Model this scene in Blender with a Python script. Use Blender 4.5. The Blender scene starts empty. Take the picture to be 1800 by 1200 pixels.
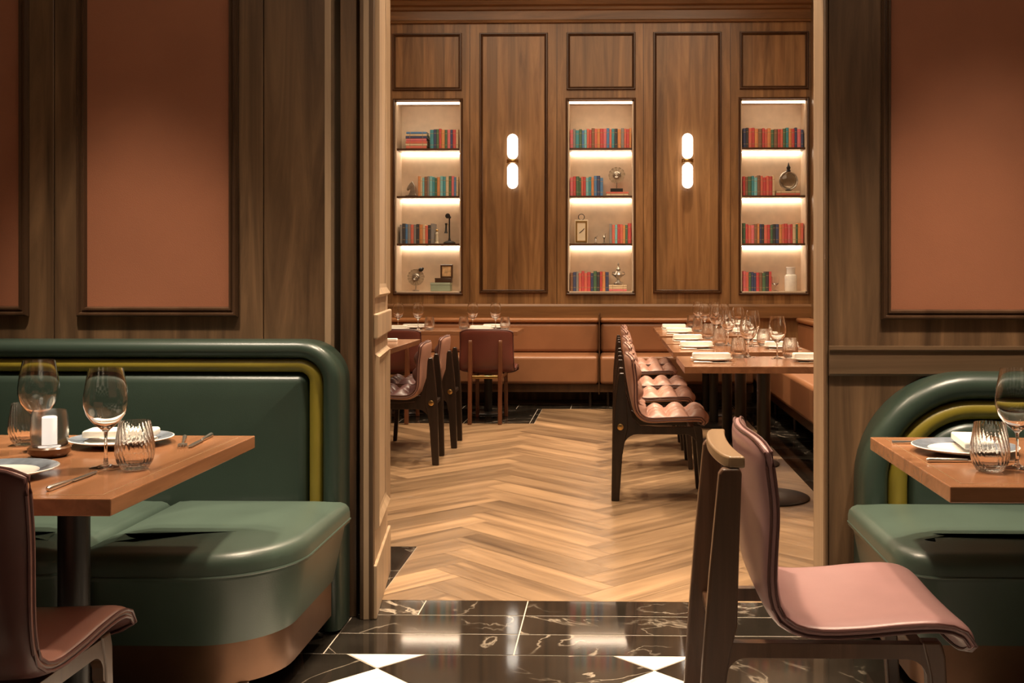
import bpy, bmesh, math, random
from mathutils import Vector, Matrix
PI = math.pi
random.seed(7)
S = bpy.context.scene
C = S.collection

# ------------------------------------------------------------------ camera
F, CX, CY, H = 1885.0, 1035.0, 489.0, 1.2
TH = math.radians(1.35)
cam_d = bpy.data.cameras.new('camera'); cam = bpy.data.objects.new('camera', cam_d); C.objects.link(cam)
cam.location = (0, 0, H); cam.rotation_euler = (PI/2, 0, TH)
cam_d.sensor_width = 36.0; cam_d.lens = F/1800*36
cam_d.shift_x = -(CX-900)/1800; cam_d.shift_y = -(600-CY)/1800
cam_d.clip_start = 0.02
S.camera = cam
# ------------------------------------------------------------------ exposure, world
S.view_settings.view_transform = 'Standard'; S.view_settings.look = 'None'
S.view_settings.exposure = 1.0; S.view_settings.gamma = 1.0
S.view_settings.use_curve_mapping = False
w = bpy.data.worlds.new('World'); S.world = w; w.use_nodes = True
w.node_tree.nodes['Background'].inputs[0].default_value = (1, .75, .5, 1)
w.node_tree.nodes['Background'].inputs[1].default_value = .05

WARM = (1.0, .78, .55)
def downlight(x, y, z, power, angle, blend=.6, color=WARM, size=.07, tx=0, ty=0):
    l = bpy.data.lights.new('downlight_beam', 'SPOT'); l.energy = power; l.spot_size = math.radians(angle)
    l.spot_blend = blend; l.color = color; l.shadow_soft_size = size
    o = bpy.data.objects.new('downlight_beam', l); C.objects.link(o); o.location = (x, y, z-.03)
    o.rotation_euler = Vector((tx, ty, -1)).to_track_quat('-Z', 'Y').to_euler()
    return o
def ambient_fill(x, y, z, sx, sy, power, color=WARM):  # added area light for ambient fill under the ceiling, no fitting there
    l = bpy.data.lights.new('fill_light', 'AREA'); l.energy = power; l.shape = 'RECTANGLE'; l.size = sx; l.size_y = sy; l.color = color
    o = bpy.data.objects.new('fill_light', l); C.objects.link(o); o.location = (x, y, z)
ZF, ZB = 3.3, 4.2       # ceiling heights, near room and far room
DL = []                 # fixtures to build later
def dl(x, y, z, *a, **k): downlight(x, y, z, *a, **k); DL.append((x, y, z))
# near room
dl(-.42, 3.28, ZF, 210, 84, tx=.05, ty=-.30)
dl(.95, 2.75, ZF, 105, 70)
dl(-1.6, 2.4, ZF, 85, 58)
dl(.15, 2.45, ZF, 75, 70)
# wall washers aimed at the fabric panels
dl(-1.66, 2.85, ZF, 280, 43, tx=.0, ty=.20, blend=1.0, color=(1,.82,.62))
dl(-.75, 2.7, ZF, 26, 50, tx=0, ty=.5, blend=1.0, color=(1,.82,.62))
dl(1.3, 2.8, ZF, 175, 48, tx=0, ty=.24, blend=1.0, color=(1,.82,.62))
# far room
dl(.85, 6.0, ZB, 190, 70); dl(.85, 7.9, ZB, 190, 70)
dl(-1.4, 6.6, ZB, 170, 70); dl(-1.2, 9.0, ZB, 150, 70)
dl(-.1, 5.3, ZB, 200, 66); dl(-.4, 4.65, ZB, 230, 62, tx=.24, ty=-.2); dl(.45, 4.85, ZB, 230, 50, tx=-.38, ty=-.18); dl(.0, 8.0, ZB, 170, 75)  # the two tilted ones are added to brighten the doorway jambs
dl(.7, 9.4, ZB, 130, 75)
ambient_fill(-.4, 7.2, ZB-.05, 3.6, 5.0, 85, (1, .78, .54))
ambient_fill(0, 1.5, ZF-.05, 4.0, 3.0, 6, (1, .80, .60))

# ------------------------------------------------------------------ placement from the photo
c_, s_ = math.cos(TH), math.sin(TH)
def PX(u, Y):
    k = (u-CX)/F
    return Y*(k*c_ - s_)/(c_ + k*s_)
def PZ(v, Y, X=0.0): return H - (v-CY)*(Y*c_ - X*s_)/F

# ------------------------------------------------------------------ materials
def new_mat(name):
    m = bpy.data.materials.new(name); m.use_nodes = True
    nt = m.node_tree; b = nt.nodes['Principled BSDF']
    return m, nt, b
def N(nt, t, **k):
    n = nt.nodes.new(t)
    for a, v in k.items(): setattr(n, a, v)
    return n
def ramp(nt, stops):
    r = N(nt, 'ShaderNodeValToRGB'); e = r.color_ramp.elements
    while len(e) < len(stops): e.new(.5)
    for i, (p, c) in enumerate(stops): e[i].position = p; e[i].color = (*c, 1)
    return r
def plain(name, col, rough=.5, metal=0, var=.08, nscale=12, bump=0, bscale=200, spec=.5, coat=0, sheen=0):
    m, nt, b = new_mat(name)
    tc = N(nt, 'ShaderNodeTexCoord'); no = N(nt, 'ShaderNodeTexNoise'); no.inputs['Scale'].default_value = nscale; no.inputs['Detail'].default_value = 5
    nt.links.new(tc.outputs['Object'], no.inputs['Vector'])
    r = ramp(nt, [(.25, tuple(max(0, c*(1-var)) for c in col)), (.75, tuple(min(1, c*(1+var)) for c in col))])
    nt.links.new(no.outputs['Fac'], r.inputs[0]); nt.links.new(r.outputs[0], b.inputs['Base Color'])
    b.inputs['Roughness'].default_value = rough; b.inputs['Metallic'].default_value = metal
    b.inputs['Specular IOR Level'].default_value = spec; b.inputs['Coat Weight'].default_value = coat; b.inputs['Coat Roughness'].default_value = .15
    if bump:
        n2 = N(nt, 'ShaderNodeTexNoise'); n2.inputs['Scale'].default_value = bscale; n2.inputs['Detail'].default_value = 3
        nt.links.new(tc.outputs['Object'], n2.inputs['Vector'])
        bp = N(nt, 'ShaderNodeBump'); bp.inputs['Strength'].default_value = bump; bp.inputs['Distance'].default_value = .002
        nt.links.new(n2.outputs['Fac'], bp.inputs['Height']); nt.links.new(bp.outputs[0], b.inputs['Normal'])
    return m
def wood(name, dark, light, axis=2, rough=.38, grain=1.0, plank=0, pvar=.35, uv=False, coat=0):
    m, nt, b = new_mat(name)
    tc = N(nt, 'ShaderNodeTexCoord'); mp = N(nt, 'ShaderNodeMapping')
    sc = [14*grain]*3; sc[axis] = 1.1*grain; mp.inputs['Scale'].default_value = sc
    nt.links.new(tc.outputs['UV' if uv else 'Object'], mp.inputs['Vector'])
    vec = mp.outputs[0]
    val = None
    if plank:
        sx = N(nt, 'ShaderNodeSeparateXYZ'); nt.links.new(tc.outputs['Object'], sx.inputs[0])
        dv = N(nt, 'ShaderNodeMath', operation='MULTIPLY'); dv.inputs[1].default_value = 1/plank
        nt.links.new(sx.outputs[0], dv.inputs[0])
        fl = N(nt, 'ShaderNodeMath', operation='FLOOR'); nt.links.new(dv.outputs[0], fl.inputs[0])
        wn = N(nt, 'ShaderNodeTexWhiteNoise', noise_dimensions='1D'); nt.links.new(fl.outputs[0], wn.inputs['W'])
        ad = N(nt, 'ShaderNodeVectorMath', operation='ADD'); nt.links.new(mp.outputs[0], ad.inputs[0])
        sv = N(nt, 'ShaderNodeVectorMath', operation='SCALE'); sv.inputs['Scale'].default_value = 20
        nt.links.new(wn.outputs['Color'], sv.inputs[0]); nt.links.new(sv.outputs[0], ad.inputs[1])
        vec = ad.outputs[0]; val = wn.outputs['Value']
    if uv:
        at = N(nt, 'ShaderNodeAttribute'); at.attribute_name = 'plank'; val = at.outputs['Fac']
    n1 = N(nt, 'ShaderNodeTexNoise'); n1.inputs['Scale'].default_value = 1.0; n1.inputs['Detail'].default_value = 7; n1.inputs['Roughness'].default_value = .62; n1.inputs['Distortion'].default_value = .9
    nt.links.new(vec, n1.inputs['Vector'])
    r = ramp(nt, [(.3, dark), (.52, tuple((a+c)/2 for a, c in zip(dark, light))), (.72, light)])
    nt.links.new(n1.outputs['Fac'], r.inputs[0])
    out = r.outputs[0]
    if val is not None:
        hs = N(nt, 'ShaderNodeHueSaturation')
        mr = N(nt, 'ShaderNodeMapRange'); mr.inputs['To Min'].default_value = 1-pvar; mr.inputs['To Max'].default_value = 1+pvar
        nt.links.new(val, mr.inputs['Value']); nt.links.new(mr.outputs[0], hs.inputs['Value']); nt.links.new(out, hs.inputs['Color'])
        out = hs.outputs[0]
    nt.links.new(out, b.inputs['Base Color'])
    b.inputs['Roughness'].default_value = rough; b.inputs['Coat Weight'].default_value = coat; b.inputs['Coat Roughness'].default_value = .12
    bp = N(nt, 'ShaderNodeBump'); bp.inputs['Strength'].default_value = .08; bp.inputs['Distance'].default_value = .002
    nt.links.new(n1.outputs['Fac'], bp.inputs['Height']); nt.links.new(bp.outputs[0], b.inputs['Normal'])
    return m
def marble(name, base, vein, scale=1.6, rough=.06, width=.02):
    m, nt, b = new_mat(name)
    tc = N(nt, 'ShaderNodeTexCoord')
    at = N(nt, 'ShaderNodeAttribute'); at.attribute_name = 'plank'
    sv = N(nt, 'ShaderNodeVectorMath', operation='SCALE'); sv.inputs[0].default_value = (37, 19, 11); nt.links.new(at.outputs['Fac'], sv.inputs['Scale'])
    ad = N(nt, 'ShaderNodeVectorMath', operation='ADD'); nt.links.new(tc.outputs['Object'], ad.inputs[0]); nt.links.new(sv.outputs[0], ad.inputs[1])
    n1 = N(nt, 'ShaderNodeTexNoise'); n1.inputs['Scale'].default_value = scale; n1.inputs['Detail'].default_value = 6; n1.inputs['Distortion'].default_value = 1.2
    nt.links.new(ad.outputs[0], n1.inputs['Vector'])
    r = ramp(nt, [(.5-width, (0, 0, 0)), (.5, (1, 1, 1)), (.5+width, (0, 0, 0))]); nt.links.new(n1.outputs['Fac'], r.inputs[0])
    n2 = N(nt, 'ShaderNodeTexNoise'); n2.inputs['Scale'].default_value = 3.0; n2.inputs['Detail'].default_value = 5; nt.links.new(ad.outputs[0], n2.inputs['Vector'])
    r2 = ramp(nt, [(.43, (0, 0, 0)), (.66, (1, 1, 1))]); nt.links.new(n2.outputs['Fac'], r2.inputs[0])
    mu = N(nt, 'ShaderNodeMath', operation='MULTIPLY'); nt.links.new(r.outputs[0], mu.inputs[0]); nt.links.new(r2.outputs[0], mu.inputs[1])
    n3 = ramp(nt, [(.4, base), (.8, tuple(min(1, c*2.2+.004) for c in base))]); nt.links.new(n2.outputs['Fac'], n3.inputs[0])
    mx = N(nt, 'ShaderNodeMix', data_type='RGBA'); nt.links.new(mu.outputs[0], mx.inputs[0]); nt.links.new(n3.outputs[0], mx.inputs[6]); mx.inputs[7].default_value = (*vein, 1)
    nt.links.new(mx.outputs[2], b.inputs['Base Color']); b.inputs['Roughness'].default_value = rough
    return m
def emit(name, col, strength, base=(.8, .8, .8)):
    m, nt, b = new_mat(name); b.inputs['Base Color'].default_value = (*base, 1)
    b.inputs['Emission Color'].default_value = (*col, 1); b.inputs['Emission Strength'].default_value = strength
    return m
def glass(name, col=(1, 1, 1), rough=0, ior=1.52):
    m, nt, b = new_mat(name); b.inputs['Base Color'].default_value = (*col, 1); b.inputs['Transmission Weight'].default_value = 1
    b.inputs['Roughness'].default_value = rough; b.inputs['IOR'].default_value = ior
    return m

M = {}
M['wall_wood'] = wood('brown_walnut_panelling', (.050, .027, .013), (.195, .110, .054), 2, .42, .9)
M['wall_wood_h'] = wood('brown_walnut_rail', (.070, .040, .020), (.160, .096, .052), 0, .42, .9)
M['mould'] = wood('dark_walnut_moulding', (.040, .020, .010), (.085, .045, .024), 2, .3, .9)
M['lit_leaf_wood'] = wood('lit_walnut_jamb', (.28, .185, .11), (.48, .34, .215), 2, .42, .8)  # walnut lightened in colour to carry the light on the jambs
M['far_wood'] = wood('honey_walnut_panelling', (.125, .055, .017), (.34, .175, .068), 2, .36, .8, plank=.105, pvar=.22)
M['far_wood_h'] = wood('honey_walnut_rail', (.115, .050, .016), (.28, .135, .050), 0, .36, .8)
M['far_mould'] = wood('dark_honey_moulding', (.045, .018, .007), (.100, .045, .018), 2, .3, .8)
M['fabric'] = plain('terracotta_wall_fabric', (.265, .100, .050), .75, var=.10, nscale=3, bump=.25, bscale=400, spec=.3)
M['black'] = plain('black_recess', (.006, .005, .004), .8)
M['plaster'] = plain('warm_plaster', (.45, .36, .27), .9)
M['niche'] = plain('cream_niche_lining', (.66, .52, .38), .6)
M['shelf'] = wood('dark_shelf_wood', (.05, .022, .010), (.11, .05, .022), 0, .35, 1)
M['table'] = wood('oiled_walnut_top', (.18, .075, .032), (.36, .165, .078), 1, .24, .8, coat=.3)
M['table_x'] = wood('oiled_walnut_top_crosswise', (.18, .075, .032), (.36, .165, .078), 0, .24, .8, coat=.3)
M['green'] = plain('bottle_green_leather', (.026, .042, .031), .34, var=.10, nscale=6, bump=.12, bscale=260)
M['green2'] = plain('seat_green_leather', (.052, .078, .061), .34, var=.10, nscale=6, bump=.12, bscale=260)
M['olive'] = plain('mustard_leather', (.20, .155, .018), .36, var=.10, nscale=6, bump=.12, bscale=260)
M['kick'] = plain('bronze_kickplate', (.16, .085, .05), .32, metal=.75, var=.1)
M['tan'] = plain('tan_leather', (.30, .130, .058), .38, var=.10, nscale=5, bump=.1, bscale=200)
M['tan_roll'] = plain('orange_tan_leather', (.36, .15, .055), .35, var=.08, nscale=5)
M['mauve'] = plain('mauve_leather', (.33, .180, .175), .34, var=.07, nscale=8, bump=.10, bscale=320)
M['brownrose'] = plain('rose_brown_leather', (.31, .145, .112), .32, var=.07, nscale=8, bump=.10, bscale=320)
M['blush'] = plain('lit_blush_leather', (.42, .23, .175), .38, var=.07, nscale=8, bump=.08, bscale=300)  # pink-brown leather lightened in colour, as if light falls on it
M['burg'] = plain('oxblood_leather', (.150, .042, .030), .36, var=.08, nscale=8)
M['auber'] = plain('aubergine_leather', (.105, .050, .048), .36, var=.08, nscale=8)
M['pipe'] = plain('dark_piping', (.10, .04, .035), .4)
M['chairwood'] = wood('dark_stained_chair_wood', (.010, .006, .004), (.034, .018, .012), 2, .3, 1.4)
M['chairwood_l'] = wood('walnut_chair_wood', (.060, .030, .017), (.135, .068, .038), 2, .3, 1.4)
M['chairwood_lit'] = wood('warm_lit_chair_wood', (.085, .028, .012), (.17, .06, .026), 2, .3, 1.4)  # same dark walnut, reddened in colour for warm light
M['crest'] = wood('pale_crest_wood', (.20, .12, .06), (.34, .22, .12), 1, .28, 1.2)
M['brass'] = plain('brass', (.55, .36, .14), .28, metal=1, var=.05)
M['steel'] = plain('polished_steel', (.72, .68, .62), .28, metal=1, var=.03)
M['iron'] = plain('black_iron', (.012, .011, .010), .35, var=.2)
M['china'] = plain('white_china', (.80, .77, .72), .18, var=.02)
M['china_rim'] = plain('grey_blue_china_rim', (.16, .19, .23), .2, var=.35, nscale=30)
M['linen'] = plain('white_linen', (.82, .78, .70), .85, var=.03, bump=.3, bscale=300)
M['glass'] = glass('clear_glass')
M['glass_smoke'] = glass('smoked_glass', (.72, .74, .76), .05)
M['candle'] = emit('lit_candle_wax', (1, .90, .78), .42, (.9, .87, .8))
M['amber'] = wood('turned_walnut', (.11, .05, .022), (.22, .11, .05), 0, .25, 3)
M['tube'] = emit('opal_light_tube', (1, .88, .74), 1.5)
M['led'] = emit('shelf_led', (1, .80, .60), 15.0)
M['led_top'] = emit('shelf_led_front', (1, .80, .60), 4.5)
M['glass_frost'] = glass('frosted_glass', (.95, .95, .95), .12)
M['lamp_face'] = emit('downlight_lens', (1, .82, .62), 70)
M['parquet'] = wood('oak_herringbone', (.090, .052, .026), (.37, .235, .130), 0, .30, .55, uv=True, pvar=.26)
M['marble'] = marble('black_marble', (.013, .0105, .008), (.38, .32, .25), scale=2.0, width=.011)
M['white_marble'] = marble('white_marble', (.72, .68, .63), (.5, .46, .42), width=.03)
M['grout'] = plain('pale_grout', (.50, .44, .36), .6)
M['paper'] = plain('book_pages', (.75, .66, .52), .8, var=.06)
M['gilt'] = plain('gilt_lettering', (.45, .32, .16), .5, metal=.3)
M['cream'] = plain('cream_enamel', (.75, .64, .46), .45)
M['shellm'] = plain('pale_shell', (.40, .31, .21), .4, var=.25, nscale=25)
M['silver'] = plain('tarnished_silver', (.42, .38, .32), .3, metal=.8, var=.3, nscale=30)

# ------------------------------------------------------------------ mesh helpers
def obj(name, bm, mats, parent=None, smooth=40, bevel=0, seg=3, loc=None):
    me = bpy.data.meshes.new(name)
    bmesh.ops.remove_doubles(bm, verts=bm.verts, dist=1e-5)
    bmesh.ops.recalc_face_normals(bm, faces=bm.faces)
    bm.to_mesh(me); bm.free()
    for m in (mats if isinstance(mats, (list, tuple)) else [mats]): me.materials.append(m)
    o = bpy.data.objects.new(name, me); C.objects.link(o)
    if smooth:
        me.shade_smooth(); me.set_sharp_from_angle(angle=math.radians(smooth))
    if bevel:
        b = o.modifiers.new('bevel', 'BEVEL'); b.width = bevel; b.segments = seg; b.limit_method = 'ANGLE'; b.angle_limit = math.radians(40)
        b.use_clamp_overlap = True
        if smooth: b.harden_normals = False
    if parent is not None: o.parent = parent
    if loc is not None: o.location = loc
    return o
def BM(): return bmesh.new()
def box(bm, x0, x1, y0, y1, z0, z1, mi=0):
    vs = [bm.verts.new(p) for p in ((x0,y0,z0),(x1,y0,z0),(x1,y1,z0),(x0,y1,z0),(x0,y0,z1),(x1,y0,z1),(x1,y1,z1),(x0,y1,z1))]
    for f in ((0,3,2,1),(4,5,6,7),(0,1,5,4),(1,2,6,5),(2,3,7,6),(3,0,4,7)):
        fc = bm.faces.new([vs[i] for i in f]); fc.material_index = mi
def bx(*a, **k): bm = BM(); box(bm, *a, **k); return bm
def prism(bm, pts, a0, a1, plane='xz', mi=0):
    """extrude a 2-D outline: plane xz runs along y, xy runs along z, yz runs along x"""
    def P(p, a): return {'xz': (p[0], a, p[1]), 'xy': (p[0], p[1], a), 'yz': (a, p[0], p[1])}[plane]
    A = [bm.verts.new(P(p, a0)) for p in pts]; B = [bm.verts.new(P(p, a1)) for p in pts]
    n = len(pts)
    fs = [bm.faces.new(A), bm.faces.new(B[::-1])] + [bm.faces.new((A[i], B[i], B[(i+1)%n], A[(i+1)%n])) for i in range(n)]
    for f in fs: f.material_index = mi
def lathe(bm, prof, seg=32, cx=0, cy=0, mi=0, fn=None, closed=False):
    rings = []
    for k, (r, z) in enumerate(prof):
        if r < 1e-6: rings.append([bm.verts.new((cx, cy, z))]); continue
        ring = []
        for i in range(seg):
            a = 2*PI*i/seg; rr = fn(r, z, a) if fn else r
            ring.append(bm.verts.new((cx+rr*math.cos(a), cy+rr*math.sin(a), z)))
        rings.append(ring)
    pairs = list(zip(rings, rings[1:])) + ([(rings[-1], rings[0])] if closed else [])
    for A, B in pairs:
        for i in range(seg):
            j = (i+1) % seg
            if len(A) == 1 and len(B) == 1: break
            if len(A) == 1: f = bm.faces.new((A[0], B[i], B[j]))
            elif len(B) == 1: f = bm.faces.new((A[i], B[0], A[j]))
            else: f = bm.faces.new((A[i], B[i], B[j], A[j]))
            f.material_index = mi
def tube(bm, pts, r, seg=8, mi=0, closed=False, cap=True):
    pts = [Vector(p) for p in pts]; n = len(pts); rings = []
    for i, p in enumerate(pts):
        a = pts[(i-1) % n] if (closed or i > 0) else p; b = pts[(i+1) % n] if (closed or i < n-1) else p
        t = (b-a).normalized(); up = Vector((0, 0, 1)) if abs(t.z) < .9 else Vector((0, 1, 0))
        u = t.cross(up).normalized(); v = t.cross(u)
        rr = r[i] if isinstance(r, (list, tuple)) else r
        rings.append([bm.verts.new(p + (u*math.cos(2*PI*k/seg) + v*math.sin(2*PI*k/seg))*rr) for k in range(seg)])
    for i in range(n if closed else n-1):
        A, B = rings[i], rings[(i+1) % n]
        for k in range(seg):
            f = bm.faces.new((A[k], B[k], B[(k+1)%seg], A[(k+1)%seg])); f.material_index = mi
    if cap and not closed:
        bm.faces.new(rings[0]).material_index = mi; bm.faces.new(rings[-1][::-1]).material_index = mi
def sphere(bm, c, r, mi=0, sx=1, sy=1, sz=1, seg=16):
    k = bmesh.ops.create_uvsphere(bm, u_segments=seg, v_segments=seg//2+2, radius=r, matrix=Matrix.Translation(c) @ Matrix.Diagonal((sx, sy, sz, 1)))
    for v in k['verts']:
        for f in v.link_faces: f.material_index = mi
def frame_mould(bm, x0, x1, z0, z1, y, prof, mi=0):
    """mitred rectangular moulding on a wall facing -y; prof = [(inset, projection)]"""
    rings = []
    for n, d in prof:
        rings.append([bm.verts.new(p) for p in ((x0+n, y-d, z0+n), (x1-n, y-d, z0+n), (x1-n, y-d, z1-n), (x0+n, y-d, z1-n))])
    for A, B in zip(rings, rings[1:]):
        for i in range(4): bm.faces.new((A[i], A[(i+1)%4], B[(i+1)%4], B[i])).material_index = mi

def T(o, label, cat, group=None):
    o['label'] = label; o['category'] = cat
    if group: o['group'] = group
    return o
def struct(name, bm, mats, **k):
    o = obj(name, bm, mats, **k); o['kind'] = 'structure'; return o
def thing(name, loc=(0,0,0), rz=0):
    o = bpy.data.objects.new(name, None); C.objects.link(o); o.location = loc; o.rotation_euler = (0, 0, rz); o.empty_display_size = .1
    return o
def dup(o, parent=None):
    c = o.copy(); C.objects.link(c); c.parent = parent
    for ch in list(o.children): dup(ch, c)
    return c
PROTO = {}
def place(kind, maker, loc, rz, label, cat, group=None):
    if kind not in PROTO: PROTO[kind] = o = maker()
    else: o = dup(PROTO[kind])
    o.location = loc; o.rotation_euler = (0, 0, rz)
    T(o, label, cat, group)
    return o

# ================================================================== FLOOR
YW = 3.75      # front face of the partition
YB = 10.6      # face of the far panelled wall
XL, XR = -2.9, 1.93     # far room side walls
TX = .853
def tiles_mesh():
    bm = BM(); lay = bm.faces.layers.float.new('plank')
    def tile(pts, mi, z=0.0):
        f = bm.faces.new([bm.verts.new((p[0], p[1], z)) for p in pts]); f.material_index = mi; f[lay] = random.random()
    g = .0022
    # diagonal chequer in the near room, cut by the border at y = 3.41
    tmp = []
    cx0, cy0, h = PX(663, 3.285), 3.285, TX/2
    for i in range(-6, 7):
        for j in range(-14, 3):
            cx = cx0 + TX*i + (TX/2 if j % 2 else 0); cy = cy0 + h*j
            # vertex rows sit on cy0: white diamonds at odd rows without x shift
            white = (j % 2 != 0)
            cxx = cx0 + TX*i if white else cx0 + TX*(i+.5)
            r = h-g*1.6
            poly = [(cxx-r, cy), (cxx, cy-r), (cxx+r, cy), (cxx, cy+r)]
            ymax = 3.41-g
            out = []
            for k in range(4):
                a, b = poly[k], poly[(k+1)%4]
                if a[1] <= ymax: out.append(a)
                if (a[1]-ymax)*(b[1]-ymax) < 0:
                    t = (ymax-a[1])/(b[1]-a[1]); out.append((a[0]+t*(b[0]-a[0]), ymax))
            if len(out) >= 3 and abs(cxx) < 3.3+h and cy > -2.2: tile(out, 1 if white else 0)
    # border courses in the doorway
    def rect(x0, x1, y0, y1):
        if x1-x0 > 3*g: tile([(x0+g, y0+1.6*g), (x1-g, y0+1.6*g), (x1-g, y1-1.6*g), (x0+g, y1-1.6*g)], 0)
    for (y0, y1, off) in ((3.41, 3.61, 0), (3.61, 3.81, 0), (3.81, 3.985, .23)):
        xs = [-.93+.61*k+off*(1 if k < 1 else 0) for k in range(-4, 7)]
        for a, b in zip(xs, xs[1:]): rect(a, b, y0, y1)
    # black border round the far room
    for k in range(0, 20):
        y0 = 3.985+.4*k
        if y0 < 10.4: rect(1.12, 1.53, y0, y0+.4); rect(1.53, XR, y0, y0+.4)
    rect(-1.5, -.88, 3.985, 4.385); rect(-1.5, -.88, 4.385, 4.78); rect(XL, -1.5, 3.985, 4.785)
    for k in range(8):
        x0 = XL+.55*k
        if x0 < -.67: rect(x0, min(x0+.55, -.66), 8.85, 9.35); rect(x0, min(x0+.55, -.66), 9.35, 9.85)
    for k in range(9):
        x0 = XL+.5*k; rect(x0, min(x0+.5, 1.12), 9.85, 10.2)
    return bm
o = struct('floor', tiles_mesh(), [M['marble'], M['white_marble']], smooth=0)
o.data.name = 'marble_tiles'
def clip(poly, fn, keep):
    out = []
    for k in range(len(poly)):
        a, b = poly[k], poly[(k+1) % len(poly)]; da, db = fn(a), fn(b)
        if da >= 0: out.append(a)
        if da*db < 0:
            t = da/(da-db); out.append(tuple(a[i]+t*(b[i]-a[i]) for i in range(4)))
    return out
def parquet_mesh():
    bm = BM(); lay = bm.faces.layers.float.new('plank'); uvl = bm.loops.layers.uv.new('UVMap')
    W, L = .175, .875
    ca = math.cos(PI/4)
    regions = [(-.88, 1.12, 3.985, 4.78), (XL, 1.12, 4.78, 8.85), (-.66, 1.12, 8.85, 9.85)]
    n = int(L/W)
    for i in range(-40, 60):
        for j in range(-14, 20):
            for kind in (0, 1):
                if kind == 0: x0, y0, x1, y1 = (i)*W + j*2*L*0, i*W, 0, 0
                # herringbone lattice: horizontal plank at (i, i) + j*(2n, 0) shifted pairs
                bx_, by_ = i*W + j*2*L, i*W
                if kind == 0: q = [(bx_, by_), (bx_+L, by_), (bx_+L, by_+W), (bx_, by_+W)]
                else: q = [(bx_+L, by_-L+W), (bx_+L+W, by_-L+W), (bx_+L+W, by_+W), (bx_+L, by_+W)]
                ru, rv, pv = random.uniform(0, 50), random.uniform(0, 50), random.random()
                pts = []
                g = .0009
                cxm = sum(p[0] for p in q)/4; cym = sum(p[1] for p in q)/4
                for (x, y) in q:
                    x += g if x < cxm else -g; y += g if y < cym else -g
                    u, v = (x, y) if kind == 0 else (y, x)
                    X = (x-y)*ca; Y = (x+y)*ca + 6.9
                    pts.append((X, Y, u+ru, v+rv))
                for (a0, a1, b0, b1) in regions:
                    p = pts
                    for fn in (lambda t: t[0]-a0, lambda t: a1-t[0], lambda t: t[1]-b0, lambda t: b1-t[1]):
                        if len(p) >= 3: p = clip(p, fn, 0)
                    if len(p) >= 3:
                        try: f = bm.faces.new([bm.verts.new((t[0], t[1], 0.0)) for t in p])
                        except ValueError: continue
                        f[lay] = pv
                        for lp, t in zip(f.loops, p): lp[uvl].uv = (t[2], t[3])
    return bm
# bm-level remove_doubles would weld the planks: build it by hand
bm = parquet_mesh(); me = bpy.data.meshes.new('parquet'); bmesh.ops.recalc_face_normals(bm, faces=bm.faces); bm.to_mesh(me); bm.free()
me.materials.append(M['parquet']); o = bpy.data.objects.new('floor', me); C.objects.link(o); o['kind'] = 'structure'
struct('floor', bx(-3.3, 3.3, -2.1, 10.75, -.12, -.0015), M['grout'], smooth=0)

# ================================================================== PARTITION (near room back wall)
XLo = PX(572, YW)           # left wall ends here
XRo = PX(1450, YW)          # right jamb
ZO = 2.75                   # opening height
def boards(bm, xs, y0, y1, z0, z1, g=.0015):
    for a, b in zip(xs, xs[1:]): box(bm, a+g, b-g, y0, y1, z0, z1)
bm = BM()
boards(bm, [-3.2, PX(-260, YW), PX(95, YW), PX(463, YW), XLo], YW, YW+.03, .0, ZF)
struct('wall_left', bm, M['wall_wood'], smooth=0, bevel=.002, seg=1)
struct('wall_core_left', bx(-3.2, XLo-.005, YW+.031, YW+.2, 0, ZF), M['black'], smooth=0)
bm = BM(); boards(bm, [XRo, PX(1456, YW)+.0], YW-.004, YW+.03, 0, ZF); boards(bm, [PX(1456, YW), 1.95, 3.2], YW, YW+.03, 0, ZF)
struct('wall_right', bm, M['wall_wood'], smooth=0, bevel=.002, seg=1)
struct('wall_core_right', bx(XRo+.012, 3.2, YW+.031, YW+.2, 0, ZF), M['black'], smooth=0)
struct('trim_1', bx(XRo-.0, XRo+.012, YW+.03, YW+.215, 0, ZO), M['lit_leaf_wood'], smooth=0, bevel=.002)
# header over the opening
struct('wall_header', bx(XLo, XRo, YW, YW+.2, ZO, ZF), M['wall_wood_h'], smooth=0)
struct('wall_upper', bx(-3.2, 3.2, YW+.2, YW+.3, ZO, ZB), M['plaster'], smooth=0)
struct('wall_side', bx(1.0, 3.2, YW+.205, YW+.3, 0, ZO), M['plaster'], smooth=0)
# folding-door pocket: end strip in light-brightened wood, two dark slots, two walnut stiles
X = lambda u: PX(u, YW)
bm = BM(); prism(bm, [(X(571), YW-.002), (X(580), YW+.012), (X(581), YW+.2), (X(571), YW+.2)], 0, ZO, 'xy')
struct('trim_2', bm, M['lit_leaf_wood'], smooth=0)
struct('trim_3', bx(X(581.5), X(633), YW+.17, YW+.2, 0, ZO), M['black'], smooth=0)
struct('trim_4', bx(X(594), X(623), YW+.03, YW+.169, 0, ZO), M['wall_wood'], smooth=0, bevel=.003)
struct('trim_5', bx(X(632), X(656), YW, YW+.03, 0, ZO), M['wall_wood'], smooth=0, bevel=.003)
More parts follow.
